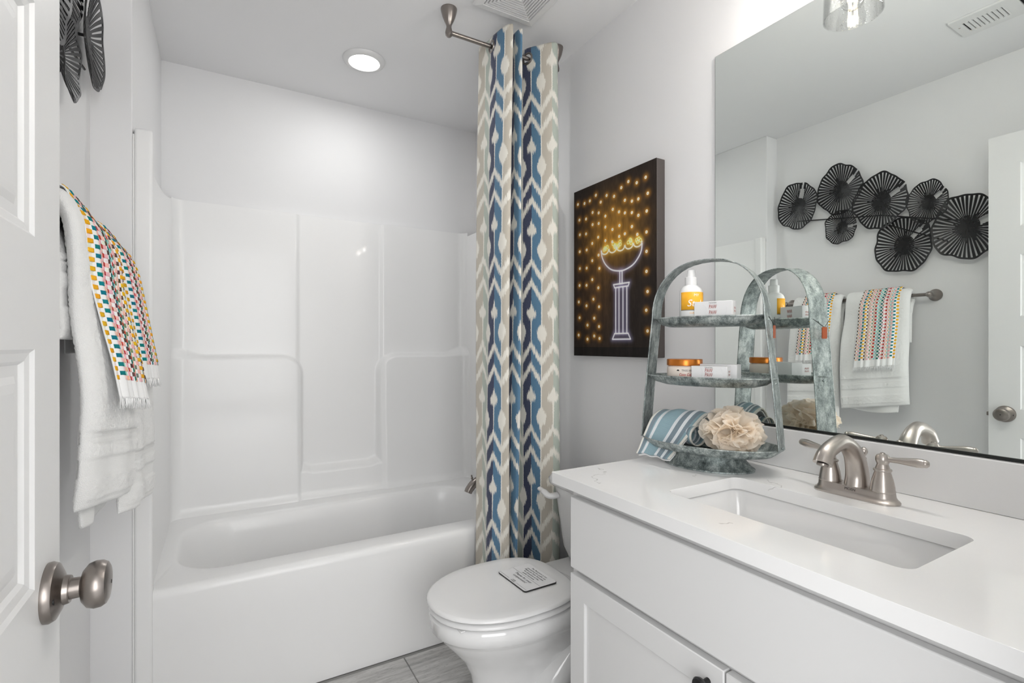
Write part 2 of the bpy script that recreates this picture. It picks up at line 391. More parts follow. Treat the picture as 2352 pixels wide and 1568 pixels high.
for i in range(NX+1): v.append((v[i*(NZ+1)+NZ][0], DY-.001, zb1+.004))
f += [(i*(NZ+1)+NZ, (i+1)*(NZ+1)+NZ, nV+i+1, nV+i) for i in range(NX)]
O('back_panel', v, f, M['acr'], tub, ang=60)
def side(name, xi, sg):
    xo = XL+.001 if sg > 0 else WX-.001
    ys = [1.875+(2.652-1.875)*i/14 for i in range(15)]
    rr = []
    for yy in ys:
        zt = 1.645+(yy-1.93)*.245 if sg > 0 else 1.80
        rr.append([(xi, yy, RZ-.02), (xi, yy, .9), (xi, yy, zt-.006), (xi-sg*.003, yy, zt), (xo+sg*.004, yy, 1.822), (xo, yy, 1.822), (xo, yy, RZ-.02)])
    v, f = loft(rr, True, True, True); O(name, v, f, M['acr'], tub, ang=30)
    x0, x1 = (XL+.003, -.172) if sg > 0 else (1.222, WX-.001)
    v, f = boxg(x0, x1, YS+.004, YS+.05, 0, 1.822); O('flange', v, f, M['acr'], tub, bevel=.008, seg=4)
side('side_panel', -.177, 1); side('side_panel', 1.227, -1)
# caulk bead where the unit meets the wall end
box('caulk', XL+.0006, XL+.004, YS+.0006, YS+.012, 0, 1.80, M['weave'], tub, smooth=False)
# spout and shower head
sp = empty('tub_spout', (1.225, 2.30, .49), 'brushed nickel tub spout with diverter knob beside the curtain', 'tub spout')
pth = spline([(1.226,2.30,.492), (1.19,2.30,.494), (1.15,2.30,.49), (1.115,2.30,.475), (1.092,2.30,.452), (1.083,2.30,.436)], 5)
O('spout_body', *tube(pth, [.026-.006*i/25 for i in range(26)], 20), M['nickel_d'], sp)
O('diverter', *lathe([(.004,0),(.004,.012),(.003,.014),(.006,.018),(.0065,.022),(.004,.026),(.003,.028),(.0045,.031),(.003,.035),(.0,.036)], 16, (1.108,2.30,.487), (-.15,0,1)), M['nickel_d'], sp)
sh = empty('showerhead', (1.225, 2.235, 2.03), 'round nickel shower head on its arm above the tub', 'shower head')
O('arm', *tube(spline([(1.315,2.235,2.10), (1.25,2.235,2.11), (1.19,2.235,2.07)], 6), .009, 12), M['nickel_d'], sh)
O('flange', *lathe([(.028,0),(.026,.006),(.012,.012),(.010,.014)], 24, (1.315,2.235,2.10), (-1,0,0)), M['nickel_d'], sh)
hd = Vector((-.55,-.1,-.83)).normalized()
O('head', *lathe([(.009,0),(.014,.012),(.02,.03),(.045,.045),(.055,.052),(.056,.058),(.050,.0585),(.049,.0565),(.040,.0565),(.039,.0585),(.030,.0585),(.029,.0565),(.018,.0565),(.017,.0585),(0,.0585)], 36, (1.195,2.235,2.075), hd), M['nickel_d'], sh)

# ------------------------------------------------------------------ recessed ceiling light
rl = empty('recessed_light', (.553, 2.243, ZC), 'round white recessed light, lit, in the ceiling over the tub', 'ceiling light')
O('trim_ring', *lathe([(.062,-.006),(.066,-.014),(.072,-.0155),(.080,-.013),(.087,-.008),(.090,-.003),(.0905,-.0005),(.06,-.0005)], 64, (.553,2.243,ZC), caps=False), M['white'], rl)
O('lens', *lathe([(0,-.0125),(.05,-.012),(.0635,-.009),(.0635,-.006)], 48, (.553,2.243,ZC), caps=False), M['emit'], rl)

# ------------------------------------------------------------------ exhaust fan grille
fx, fy, hw = .927, 1.532, .129
fan = empty('exhaust_fan', (fx, fy, ZC), 'square white exhaust fan grille of nested louvres in the ceiling', 'ceiling fan grille')
v, f = loft([[(fx+a*w, fy+b*w, ZC-z) for a, b in ((-1,-1),(1,-1),(1,1),(-1,1))] for w, z in ((hw, .0005), (hw, .010), (hw-.006, .016), (hw-.030, .019), (hw-.032, .012), (hw-.030, .004))], True, False, False)
O('grille_frame', v, f, M['white'], fan, smooth=False)
box('shadow_board', fx-hw+.03, fx+hw-.03, fy-hw+.03, fy+hw-.03, ZC-.006, ZC-.0008, M['vent_shadow'], fan)  # dark board painted in for the shade between the louvres
w = hw-.034
while w > .012:
    v, f = loft([[(fx+a*q, fy+b*q, ZC-z) for a, b in ((-1,-1),(1,-1),(1,1),(-1,1))] for q, z in ((w, .010), (w-.001, .018), (w-.0065, .018), (w-.0075, .010))], True, False, False, loop=True)
    O('louver', v, f, M['white'], fan, smooth=False); w -= .0105
# ------------------------------------------------------------------ supply register (seen in the mirror)
reg = empty('ceiling_vent', (.0845, .66, ZC), 'long white ceiling air register with short slats, above the doorway side', 'air vent')
rx0, rx1, ry1, ry0 = .003, .166, .840, .470
box('shadow_board', rx0+.03, rx1-.03, ry0+.02, ry1-.025, ZC-.003, ZC-.0008, M['vent_shadow'], reg)  # black board under the solid ceiling, imitates the shaded depth behind the slats
v, f = join(boxg(rx0, .040, ry0, ry1, ZC-.008, ZC-.0005), boxg(.124, rx1, ry0, ry1, ZC-.008, ZC-.0005), boxg(.040, .124, .810, ry1, ZC-.008, ZC-.0005), boxg(.040, .124, ry0, .5, ZC-.008, ZC-.0005), boxg(.040, .124, .650, .688, ZC-.008, ZC-.0005))
O('plate', v, f, M['white'], reg, smooth=False)
yy = .8035
while yy > .505:
    if not (.645 < yy < .69):
        O('slat', [(.040,yy,ZC-.008),(.040,yy-.0062,ZC-.008),(.040,yy-.0095,ZC-.003),(.040,yy-.0035,ZC-.003),(.124,yy,ZC-.008),(.124,yy-.0062,ZC-.008),(.124,yy-.0095,ZC-.003),(.124,yy-.0035,ZC-.003)],
          [(0,1,5,4),(1,2,6,5),(2,3,7,6),(3,0,4,7),(0,3,2,1),(4,5,6,7)], M['white'], reg, smooth=False)
    yy -= .0136
O('screw', *lathe([(0,-.0095),(.003,-.009),(.0035,-.0078)], 10, (.10,.825,ZC)), M['nickel'], reg)

# ------------------------------------------------------------------ curtain rod and curtain
ry, rz = 1.742, 2.345
rod = empty('curtain_rod', (.98, ry, rz), 'short brushed nickel curtain rod hung from two ceiling posts', 'curtain rod')
O('rod', *tube([(.742,ry,rz),(1.23,ry,rz)], .0085, 20), M['nickel_d'], rod)
for px in (.742, 1.23):
    O('post', *lathe([(.030,0),(.030,-.004),(.0285,-.012),(.024,-.03),(.0165,-.048),(.0105,-.060),(.0095,-.068),(.012,-.078),(.014,-.088),(.013,-.098),(.007,-.1045),(.0,-.106)], 32, (px,ry,ZC)), M['nickel_d'], rod)
cur = empty('shower_curtain', (1.04, ry, .05), 'ikat shower curtain in navy, blue, beige and cream hanging in narrow folds', 'curtain')
key = [(.912,1.832), (.925,1.78), (.922,1.727), (.936,1.66), (.957,1.638), (.966,1.665), (.968,1.74), (.975,1.790), (.986,1.790), (.990,1.74), (.992,1.665), (1.000,1.642), (1.010,1.665), (1.022,1.76), (1.040,1.825), (1.062,1.822), (1.083,1.752), (1.112,1.69), (1.142,1.657), (1.165,1.650), (1.182,1.670), (1.188,1.74), (1.196,1.81), (1.210,1.825)]
pp = [Vector((a,b,0)) for a,b in key]; pp = spline(pp, 12)
al = [0.0]
for i in range(1, len(pp)): al.append(al[-1]+(pp[i]-pp[i-1]).length)
Ltot = al[-1]; NS = int(Ltot/.004); NZc = 300; zt, zbm = 2.385, .04
def at(s):
    import bisect
    i = min(max(bisect.bisect(al, s)-1, 0), len(pp)-2); t = (s-al[i])/max(al[i+1]-al[i], 1e-9); return pp[i].lerp(pp[i+1], t)
base = [at(Ltot*i/NS) for i in range(NS+1)]
gs = [Ltot*i/NS for i in range(1, NS+1) if (base[i].y-ry)*(base[i-1].y-ry) < 0]
V, F, UV = [], [], []
for i in range(NS+1):
    b = base[i]; s = Ltot*i/NS
    for j in range(NZc+1):
        z = zt-(zt-zbm)*j/NZc; h = (zt-z)/(zt-zbm)
        k = 1+.10*h+.05*min(1, h*5); xx = 1.045+(b.x-1.045)*k - .004*h; yv = ry+(b.y-ry)*(1-.12*h)
        xx += .006*sin(s*31+z*3.1)*h; yv += .005*sin(s*23+z*2.3+1)*h
        V.append((xx, yv, z + .003*sin(s*40))); UV.append((s/.045, (zt-z)/.336))
for i in range(NS):
    for j in range(NZc):
        s = Ltot*(i+.5)/NS; z = zt-(zt-zbm)*(j+.5)/NZc
        if any((s-g)**2+(z-rz)**2 < .0185**2 for g in gs): continue
        a = i*(NZc+1)+j; F.append((a, a+1, a+NZc+2, a+NZc+1))
# pattern phase: the blue | beige panel opposite the camera starts at the onion axis
u0 = None
for i in range(NS+1):
    if base[i].x > 1.083 and u0 is None: u0 = Ltot*i/NS
sh_u = 4*6 - (u0+.0255)/.045
UV = [(a+sh_u, b-.20) for a, b in UV]
O('cloth', V, F, M['ikat'], cur, uv=UV, solid=.0012, ang=80, soff=0)
for g in gs:
    p = at(g); d = (at(min(g+.004, Ltot))-at(max(g-.004, 0))).normalized(); nrm = Vector((d.y, -d.x, 0))
    ringp = [Vector((p.x, p.y, rz)) + d*(.0215*cos(2*pi*k/32)) + Vector((0,0,1))*(.0215*sin(2*pi*k/32)) for k in range(32)]
    O('grommet', *tube(ringp, .0045, 8, closed=True, sq=(.9, .9)), M['nickel_d'], cur)

# ------------------------------------------------------------------ toilet
tc = 1.38
toi = empty('toilet', (.9, tc, 0), 'white porcelain two-piece toilet with closed lid between tub and vanity', 'toilet')
def egg(xf, xb, hw, z, n=48, sq=2.6, xm=None, fr=2.15):
    xm = xm if xm is not None else xf+(xb-xf)*.53; P = []
    for i in range(n):
        t = 2*pi*i/n; c, s = cos(t), sin(t)
        if c >= 0: e = sq; x = xm+(xb-xm)*abs(c)**(2/e); y = hw*abs(s)**(2/e)*(1 if s >= 0 else -1)
        else: e = fr; x = xm-(xm-xf)*abs(c)**(2/e); y = hw*abs(s)**(2/e)*(1 if s >= 0 else -1)
        P.append((x, tc+y, z))
    return P
rings = [egg(.66,1.20,.118,0), egg(.66,1.20,.116,.02), egg(.672,1.18,.105,.05), egg(.675,1.16,.100,.12), egg(.662,1.13,.104,.18), egg(.632,1.10,.122,.235), egg(.588,1.07,.149,.285), egg(.560,1.05,.163,.318), egg(.551,1.05,.169,.332), egg(.539,1.05,.177,.340), egg(.536,1.05,.179,.378), egg(.545,1.04,.172,.384), egg(.60,1.0,.12,.384), egg(.62,.98,.10,.30), egg(.68,.92,.06,.22)]
v, f = loft(rings, True, True, True); O('bowl', v, f, M['porc'], toi, ang=60)
v, f = join(*[tube(spline(p, 6), r, 14) for p, r in (([(1.14,tc-.06,.30),(1.02,tc-.105,.255),(.90,tc-.095,.16),(.84,tc-.075,.07)], .055), ([(1.22,tc-.07,.22),(1.10,tc-.105,.17),(.99,tc-.10,.09),(.95,tc-.09,.02)], .045))])
O('trapway', v, f, M['porc'], toi)
v, f = loft([rrect(1.00, 1.285, tc-.16, tc+.16, .03, 5, z) for z in (.26, .30, .372, .376)]); O('deck', v, f, M['porc'], toi, ang=45)
def pad(x0, x1, hw, z0, z1, crown=0, r=.008, inner=None, sq=3.0):
    R = [egg(x0+r*.8, x1-r*.8, hw-r*.8, z0, sq=sq), egg(x0, x1, hw, z0+r*.6, sq=sq), egg(x0, x1, hw, z1-r, sq=sq), egg(x0+r*.3, x1-r*.3, hw-r*.3, z1-r*.3, sq=sq), egg(x0+r*1.2, x1-r, hw-r, z1, sq=sq)]
    if crown:
        for q in (.85, .6, .3, .08): xm = x0+(x1-x0)*.53; R.append([(xm+(p[0]-xm)*q, tc+(p[1]-tc)*q, z1+crown*(1-q*q)) for p in R[4]])
    return R
v, f = loft(pad(.535, .985, .181, .3895, .405)); O('seat', v, f, M['seat'], toi, ang=50)
v, f = loft(pad(.530, .985, .184, .4105, .425, crown=.004)); O('lid', v, f, M['seat'], toi, ang=50)
for s in (-1, 1): box('bumper', .575, .59, tc+s*.10-.012, tc+s*.10+.012, .3835, .3885, M['seat'], toi, bevel=.002)
def tk(x0, x1, hy, r, z): return rrect(x0, x1, tc-hy, tc+hy, r, 6, z)
v, f = loft([tk(1.15,1.29,.145,.04,.375), tk(1.125,1.292,.165,.05,.385), tk(1.11,1.295,.178,.05,.43), tk(1.085,1.298,.196,.05,.64), tk(1.083,1.298,.198,.05,.655)]); O('tank', v, f, M['porc'], toi, ang=50)
v, f = loft([tk(1.075,1.30,.200,.05,.655), tk(1.066,1.302,.208,.05,.664), tk(1.064,1.302,.210,.05,.682), tk(1.072,1.30,.203,.05,.694), tk(1.085,1.29,.19,.045,.697)]); O('tank_lid', v, f, M['porc'], toi, ang=50)
O('flush_lever', *tube(spline([(1.083,tc+.150,.622),(1.060,tc+.150,.622),(1.050,tc+.160,.624),(1.050,tc+.185,.631),(1.052,tc+.215,.634)], 5), [.016]*6+[.015]*5+[.015]*5+[.012]*5, 14, sq=(1,.7)), M['seat'], toi)
# lid sign
sg = empty('notice_card', (.855, 1.375, .4285), 'white notice card with black edge lying on the closed toilet lid', 'sign')
a0 = Vector((.793,1.455,.4295)); ex = Vector((.006,-.160,0)); ey = Vector((.122,.002,0))
def cp(a, b, z=0): q = a0+ex*a+ey*b; return Vector((q.x, q.y, q.z+z))
rr = rrect(0.0, 1.0, 0.0, 1.0, .06, 4)
O('board', *loft([[cp(p[0],p[1],z) for p in rr] for z in (.0, .0035)]), M['black'], sg, smooth=False)
O('face', *loft([[cp(.5+(p[0]-.5)*.985,.5+(p[1]-.5)*.985,z) for p in rr] for z in (.0036, .0042)]), M['sign'], sg, smooth=False)
exn, eyn = ex.normalized(), ey.normalized()
text('lettering', 'This Restroom is not\noperational for public use.\nPlease see Sales Associate\nfor directions to the\npublic restroom.', .0098, cp(.5,.72,.0043), exn, eyn, M['ink'], sg, sp=1.05, stretch=1.0, shear=.15)
text('lettering', 'Thanks for your\ncooperation!', .0135, cp(.5,.33,.0043), exn, eyn, M['ink'], sg, sp=.95, shear=.15)
text('lettering', 'smith\ndouglas', .0075, cp(.5,.085,.0043), exn, eyn, M['ink'], sg, sp=.8)
for a, b, q in ((.02,.98,.475), (.02,.36,.065), (.64,.98,.065)):
    O('rule', *loft([[cp(a,q-.003,.0043), cp(b,q-.003,.0043), cp(b,q+.003,.0043), cp(a,q+.003,.0043)], [cp(a,q-.003,.0046), cp(b,q-.003,.0046), cp(b,q+.003,.0046), cp(a,q+.003,.0046)]]), M['greyink'], sg, smooth=False)

# ------------------------------------------------------------------ vanity
CZ, CT = .853, .825
van = empty('vanity_cabinet', (1.04, .55, 0), 'white shaker vanity cabinet with black knobs under the quartz top', 'cabinet')
v, f = join(boxg(.777, WX-.001, .07, 1.024, .10, .62), boxg(.777, .80, .07, 1.024, .62, CT-.001), boxg(.80, WX-.001, .07, .09, .62, CT-.001), boxg(.80, WX-.001, 1.004, 1.024, .62, CT-.001), boxg(.84, WX-.001, .07, 1.024, 0, .10))
O('carcass', v, f, M['cab'], van, smooth=False)
box('drawer_front', .757, .776, .085, 1.011, .627, .803, M['cab'], van, bevel=.0025, seg=2)
def vdoor(y0, y1, ky):
    z0, z1, fw = .11, .613, .055
    q = [(y0,z0),(y1,z0),(y1,z1),(y0,z1)]; p = [(y0+fw,z0+fw),(y1-fw,z0+fw),(y1-fw,z1-fw),(y0+fw,z1-fw)]
    d = O('door', *loft([[(x,a,b) for a,b in g] for x, g in ((.776,q),(.757,q),(.757,p),(.776,p))], True, False, False, loop=True), M['cab'], van, bevel=.002, seg=2)
    box('panel', .765, .772, y0+fw-.001, y1-fw+.001, z0+fw-.001, z1-fw+.001, M['cab'], d)
    O('knob', *lathe([(.006,0),(.005,.012),(.012,.018),(.014,.024),(.012,.028),(0,.0295)], 24, (.757,ky,.578), (-1,0,0)), M['black'], d)
vdoor(.570, 1.011, .602); vdoor(.085, .566, .535)
ct = empty('countertop', (1.02, .56, CT), 'white veined quartz countertop and backsplash with rectangular sink cutout', 'countertop')
outer = rrect(.740, WX-.001, .052, 1.069, .004, 3); hole = rrect(.862, 1.107, .338, .798, .022, 6)
v, f = holed(outer, [hole[::-1]], CT, CZ); O('slab', v, f, M['quartz'], ct, bevel=.0022, seg=2)
box('backsplash', WX-.021, WX-.001, .052, 1.069, CZ+.0003, .956, M['quartz'], ct, bevel=.0015)
def sr(e, r, z): return rrect(.862-e, 1.107+e, .338-e, .798+e, r, 6, z)
v, f = loft([sr(.03,.03,CT-.001), sr(.006,.026,CT-.001), sr(.003,.026,CT-.006), sr(-.004,.03,.76), sr(-.014,.04,.715), sr(-.035,.045,.697), sr(-.09,.03,.692)], True, False, True)
O('sink_basin', v, f, M['porc'], None, label='white rectangular undermount sink set below the quartz counter', cat='sink', ang=60)
# faucet
FX, FY = 1.192, .568
fau = empty('faucet', (FX, FY, CZ), 'brushed nickel two-handle centerset faucet with arched spout behind the sink', 'faucet')
def stad(L, w, z, n=14):
    P = []
    for i in range(n+1): t = -pi/2+pi*i/n; P.append((FX+w*sin(t), FY+L+w*cos(t), z))
    for i in range(n+1): t = pi/2+pi*i/n; P.append((FX+w*sin(t), FY-L+w*cos(t), z))
    return P
v, f = loft([stad(.053,.0300,CZ+.0002), stad(.053,.0302,CZ+.003), stad(.053,.0282,CZ+.0055), stad(.053,.0255,CZ+.007), stad(.053,.0225,CZ+.013), stad(.053,.0215,CZ+.0215), stad(.053,.0205,CZ+.023)]); O('base_plate', v, f, M['nickel'], fau, ang=40)
for s in (-1, 1):
    hy = FY+s*.052
    h = O('handle', *lathe([(.0225,.0228),(.0228,.0245),(.0218,.027),(.0212,.034),(.0190,.046),(.0160,.057),(.0136,.0645),(.0160,.0652),(.0166,.0672),(.0160,.0692),(.0128,.0705),(.0118,.074),(.0100,.079),(.0112,.0815),(.0130,.087),(.0128,.0935),(.0098,.0985),(.0045,.1005),(.004,.1025),(0,.1035)], 36, (FX,hy,CZ)), M['nickel'], fau)
    p0 = Vector((FX, hy+s*.006, CZ+.090)); d = Vector((.02*s if s < 0 else .25, s, .06)).normalized()
    O('lever', *lathe([(.007,0),(.0052,.008),(.0056,.02),(.0080,.042),(.0092,.055),(.0088,.063),(.0076,.067),(.0080,.068),(.0078,.070),(.005,.0735),(0,.075)], 20, p0, d), M['nickel'], h)
pth = spline([(FX+.006,FY,CZ+.015),(FX+.008,FY,CZ+.045),(FX-.003,FY,CZ+.083),(FX-.026,FY,CZ+.108),(FX-.055,FY,CZ+.121),(FX-.090,FY,CZ+.115),(FX-.116,FY,CZ+.103),(FX-.128,FY,CZ+.084)], 6)
n_ = len(pth); O('spout', *tube(pth, [.0240-.0088*min(1,i/22) + (.003*max(0,(i-34)/8)) for i in range(n_)], 24, sq=[(1.0,1.15-.1*i/n_) for i in range(n_)]), M['nickel'], fau)
O('aerator', *lathe([(.011,0),(.0105,.004),(.009,.0045)], 20, (FX-.1275,FY,CZ+.0835), (-.35,0,-.93)), M['nickel_d'], fau)
O('lift_rod', *lathe([(.0022,.022),(.0022,.072),(.005,.075),(.0055,.078),(.003,.081),(.0035,.083),(.0072,.089),(.0078,.093),(.0065,.098),(.003,.101),(0,.1015)], 18, (FX+.036,FY,CZ)), M['nickel'], fau)
O('rod_sleeve', *lathe([(.0055,.0225),(.005,.03),(.003,.032)], 14, (FX+.036,FY,CZ-.022)), M['nickel'], fau)
text('lettering', 'MOEN', .0075, (FX-.0222, FY, CZ+.0170), (0,-1,0), (.12,0,1), M['ink'], fau, th=.0003)

# ------------------------------------------------------------------ mirror
mi = empty('wall_mirror', (WX, .53, .960), 'large frameless wall mirror above the backsplash', 'mirror')
box('backing', WX-.0045, WX-.0005, .055, 1.0175, .961, 2.059, M['edge'], mi)
box('glass', WX-.0062, WX-.0046, .056, 1.0155, .963, 2.0575, M['mirror'], mi)
box('channel', WX-.009, WX-.0005, .055, 1.0175, .9575, .9635, M['edge'], mi)

# ------------------------------------------------------------------ vanity light
vl = empty('vanity_light', (WX, .48, 2.17), 'three-light nickel vanity fixture with seeded glass shades above the mirror', 'wall light')
box('back_plate', WX-.022, WX-.001, .22, .74, 2.13, 2.21, M['nickel'], vl, bevel=.006, seg=3)
for y in (.684, .48, .276):
    O('arm', *tube(spline([(WX-.02,y,2.17),(1.24,y,2.178),(1.205,y,2.19),(1.196,y,2.165)], 5), .007, 12), M['nickel'], vl)
    O('socket', *lathe([(.012,.145),(.022,.14),(.024,.11),(.020,.108)], 24, (1.196,y,2.034)), M['nickel'], vl)
    v, f = lathe([(.02,.135),(.05,.132),(.059,.12),(.062,.09),(.064,.0),(.0655,-.001),(.0665,.0),(.0645,.09),(.0615,.122),(.052,.1345),(.02,.1375)], 48, (1.196,y,2.034), caps=False)
    O('shade', v, f, M['glass'], vl)
    b = O('bulb', *lathe([(.012,.11),(.014,.095),(.022,.075),(.028,.055),(.028,.042),(.022,.027),(.012,.018),(0,.0155)], 24, (1.196,y,2.034), caps=False), M['bulbglass'], vl)
    v, f = join(*[tube([(1.196+.008*cos(a), y+.008*sin(a), 2.128), (1.196+.011*cos(a), y+.011*sin(a), 2.075)], .0016, 6) for a in (k*pi/3 for k in range(6))])
    O('filament', v, f, M['fil'], b)

# ------------------------------------------------------------------ wall picture
px = WX-.04; pic = empty('canvas_picture', (WX-.02, 1.449, 1.135), 'dark canvas print of amber light bulbs and a white neon bowl on a pillar', 'picture')
y0p, y1p, z0p, z1p = 1.221, 1.678, 1.135, 1.811
mside = mat('dark canvas side', (74,68,66), .6)
box('canvas', px+.0006, WX-.001, y0p, y1p, z0p, z1p, mside, pic, bevel=.002)
bulbs = [(1.272,1.759),(1.315,1.752),(1.357,1.768),(1.394,1.756),(1.262,1.701),(1.307,1.693),(1.339,1.693),(1.375,1.705),(1.433,1.734),(1.475,1.748),(1.538,1.765),(1.509,1.731),(1.575,1.752),(1.609,1.75),(1.652,1.756),(1.267,1.641),(1.307,1.635),(1.339,1.652),(1.375,1.659),(1.406,1.67),(1.44,1.687),(1.482,1.671),(1.521,1.692),(1.558,1.702),(1.599,1.685),(1.642,1.69),(1.268,1.569),(1.312,1.569),(1.339,1.602),(1.375,1.583),(1.404,1.619),(1.405,1.579),(1.442,1.612),(1.482,1.629),(1.521,1.651),(1.558,1.654),(1.599,1.625),(1.639,1.629),(1.443,1.566),(1.482,1.577),(1.524,1.598),(1.56,1.58),(1.595,1.56),(1.64,1.56),(1.268,1.502),(1.268,1.433),(1.522,1.528),(1.56,1.512),(1.517,1.476),(1.595,1.487),(1.639,1.491),(1.56,1.437),(1.523,1.401),(1.596,1.418),(1.641,1.422),(1.263,1.363),(1.553,1.359),(1.519,1.327),(1.596,1.336),(1.646,1.355),(1.269,1.299),(1.548,1.284),(1.641,1.29),(1.59,1.258),(1.519,1.25),(1.263,1.227),(1.647,1.219),(1.548,1.214),(1.516,1.204),(1.59,1.202)]
nY, nZ = 330, 480
gy, gz = np.meshgrid(np.linspace(y0p, y1p, nY+1), np.linspace(z0p, z1p, nZ+1), indexing='ij')
def vnoise(y, z, sy, sz, seed):
    r = np.random.RandomState(seed); T = r.rand(64, 64); a = y*sy; b = z*sz; ia = np.floor(a).astype(int); ib = np.floor(b).astype(int); fa = a-ia; fb = b-ib
    fa = fa*fa*(3-2*fa); fb = fb*fb*(3-2*fb); g = lambda i, j: T[i % 64, j % 64]
    return (g(ia,ib)*(1-fa)+g(ia+1,ib)*fa)*(1-fb)+(g(ia,ib+1)*(1-fa)+g(ia+1,ib+1)*fa)*fb
nz = .55+.5*vnoise(gy,gz,60,14,1)+.35*vnoise(gy,gz,200,60,2)
col = np.stack([.026*nz, .019*nz, .016*nz], -1)
def add(w, rgb): 
    global col
    col = col + w[..., None]*np.array(rgb)
add(.42*nz*np.exp(-((gy-1.44)/.13)**2-((gz-1.60)/.11)**2), (.75,.36,.03))
add(.10*nz*np.exp(-((gy-1.53)/.10)**2-((gz-1.42)/.20)**2), (.55,.25,.05))
def seg_d(pts):
    d = np.full(gy.shape, 9.0)
    for (a, b), (c, e) in zip(pts[:-1], pts[1:]):
        vy, vz = c-a, e-b; t = np.clip(((gy-a)*vy+(gz-b)*vz)/(vy*vy+vz*vz+1e-12), 0, 1); d = np.minimum(d, np.hypot(gy-a-t*vy, gz-b-t*vz))
    return d
for by, bz in bulbs:
    d = np.hypot(gy-by, (gz-bz)); add(.5*np.exp(-(d/.012)**2), (.8,.34,.03)); add(1.6*np.exp(-(d/.0052)**4), (1,.80,.30)); add(1.2*np.exp(-(d/.0042)**4), (.4,.8,1.0)); 
    col = np.where((d < .0016)[..., None], np.array((.5,.25,.1)), col)
def neon(pts, rgb=(.9,.9,1.0), glow=(.25,.23,.36), w=.0022):
    d = seg_d(pts); add(.45*np.exp(-(d/.011)**2), glow); add(1.3*np.exp(-(d/w)**2), rgb)
bowl = [tuple(q)[:2] for q in spline([(1.506,1.541,0),(1.500,1.515,0),(1.482,1.487,0),(1.450,1.463,0),(1.412,1.453,0),(1.378,1.452,0),(1.336,1.464,0),(1.309,1.485,0),(1.293,1.508,0),(1.289,1.532,0)], 4)]
neon(bowl)
sc_ = []
for k in range(5):
    yc = 1.484-.0435*k
    arc = [(yc+.0205*cos(t), 1.540-.004*0+.0 - .015*sin(t)+.002*k*0) for t in np.linspace(0, pi, 9)]; neon(arc, (1,.95,.7), (.5,.3,.05))
    for q in range(4):
        cy, cz_ = yc+random.uniform(-.015,.015), 1.546+random.uniform(-.004,.014)
        neon([(cy+.006*cos(t), cz_+.006*sin(t)) for t in np.linspace(0, 2*pi, 9)], (1,.85,.3), (.5,.3,.03), .0016)
for dy in (0,):                                     # a plain stem and foot hold the bowl
    neon([(1.402,1.450),(1.402,1.404)]); neon([(1.390,1.450),(1.390,1.404)])
    neon([(1.436,1.404),(1.352,1.404),(1.358,1.392),(1.430,1.392),(1.436,1.404)])
    for yy in (1.424, 1.406, 1.385, 1.365): neon([(yy,1.390),(yy,1.222)])
    neon([(1.430,1.221),(1.358,1.221),(1.346,1.200),(1.442,1.200),(1.430,1.221)])
col[(gz < z0p+.035) & (gz > z0p+.0335)] = (.004,.004,.004); col = np.where((gz < z0p+.0335)[..., None], np.array((.016,.013,.012))*nz[..., None], col)
col = np.clip(col, 0, .95)
V = np.stack([np.full(gy.size, px), gy.ravel(), gz.ravel()], -1)
F = [(i*(nZ+1)+j, i*(nZ+1)+j+1, (i+1)*(nZ+1)+j+1, (i+1)*(nZ+1)+j) for i in range(nY) for j in range(nZ)]
po = O('print', V.tolist(), F, M['print'], pic, smooth=False)
ca = po.data.color_attributes.new('col', 'FLOAT_COLOR', 'POINT'); ca.data.foreach_set('color', np.concatenate([col.reshape(-1,3), np.ones((gy.size,1))], 1).astype(np.float32).ravel())

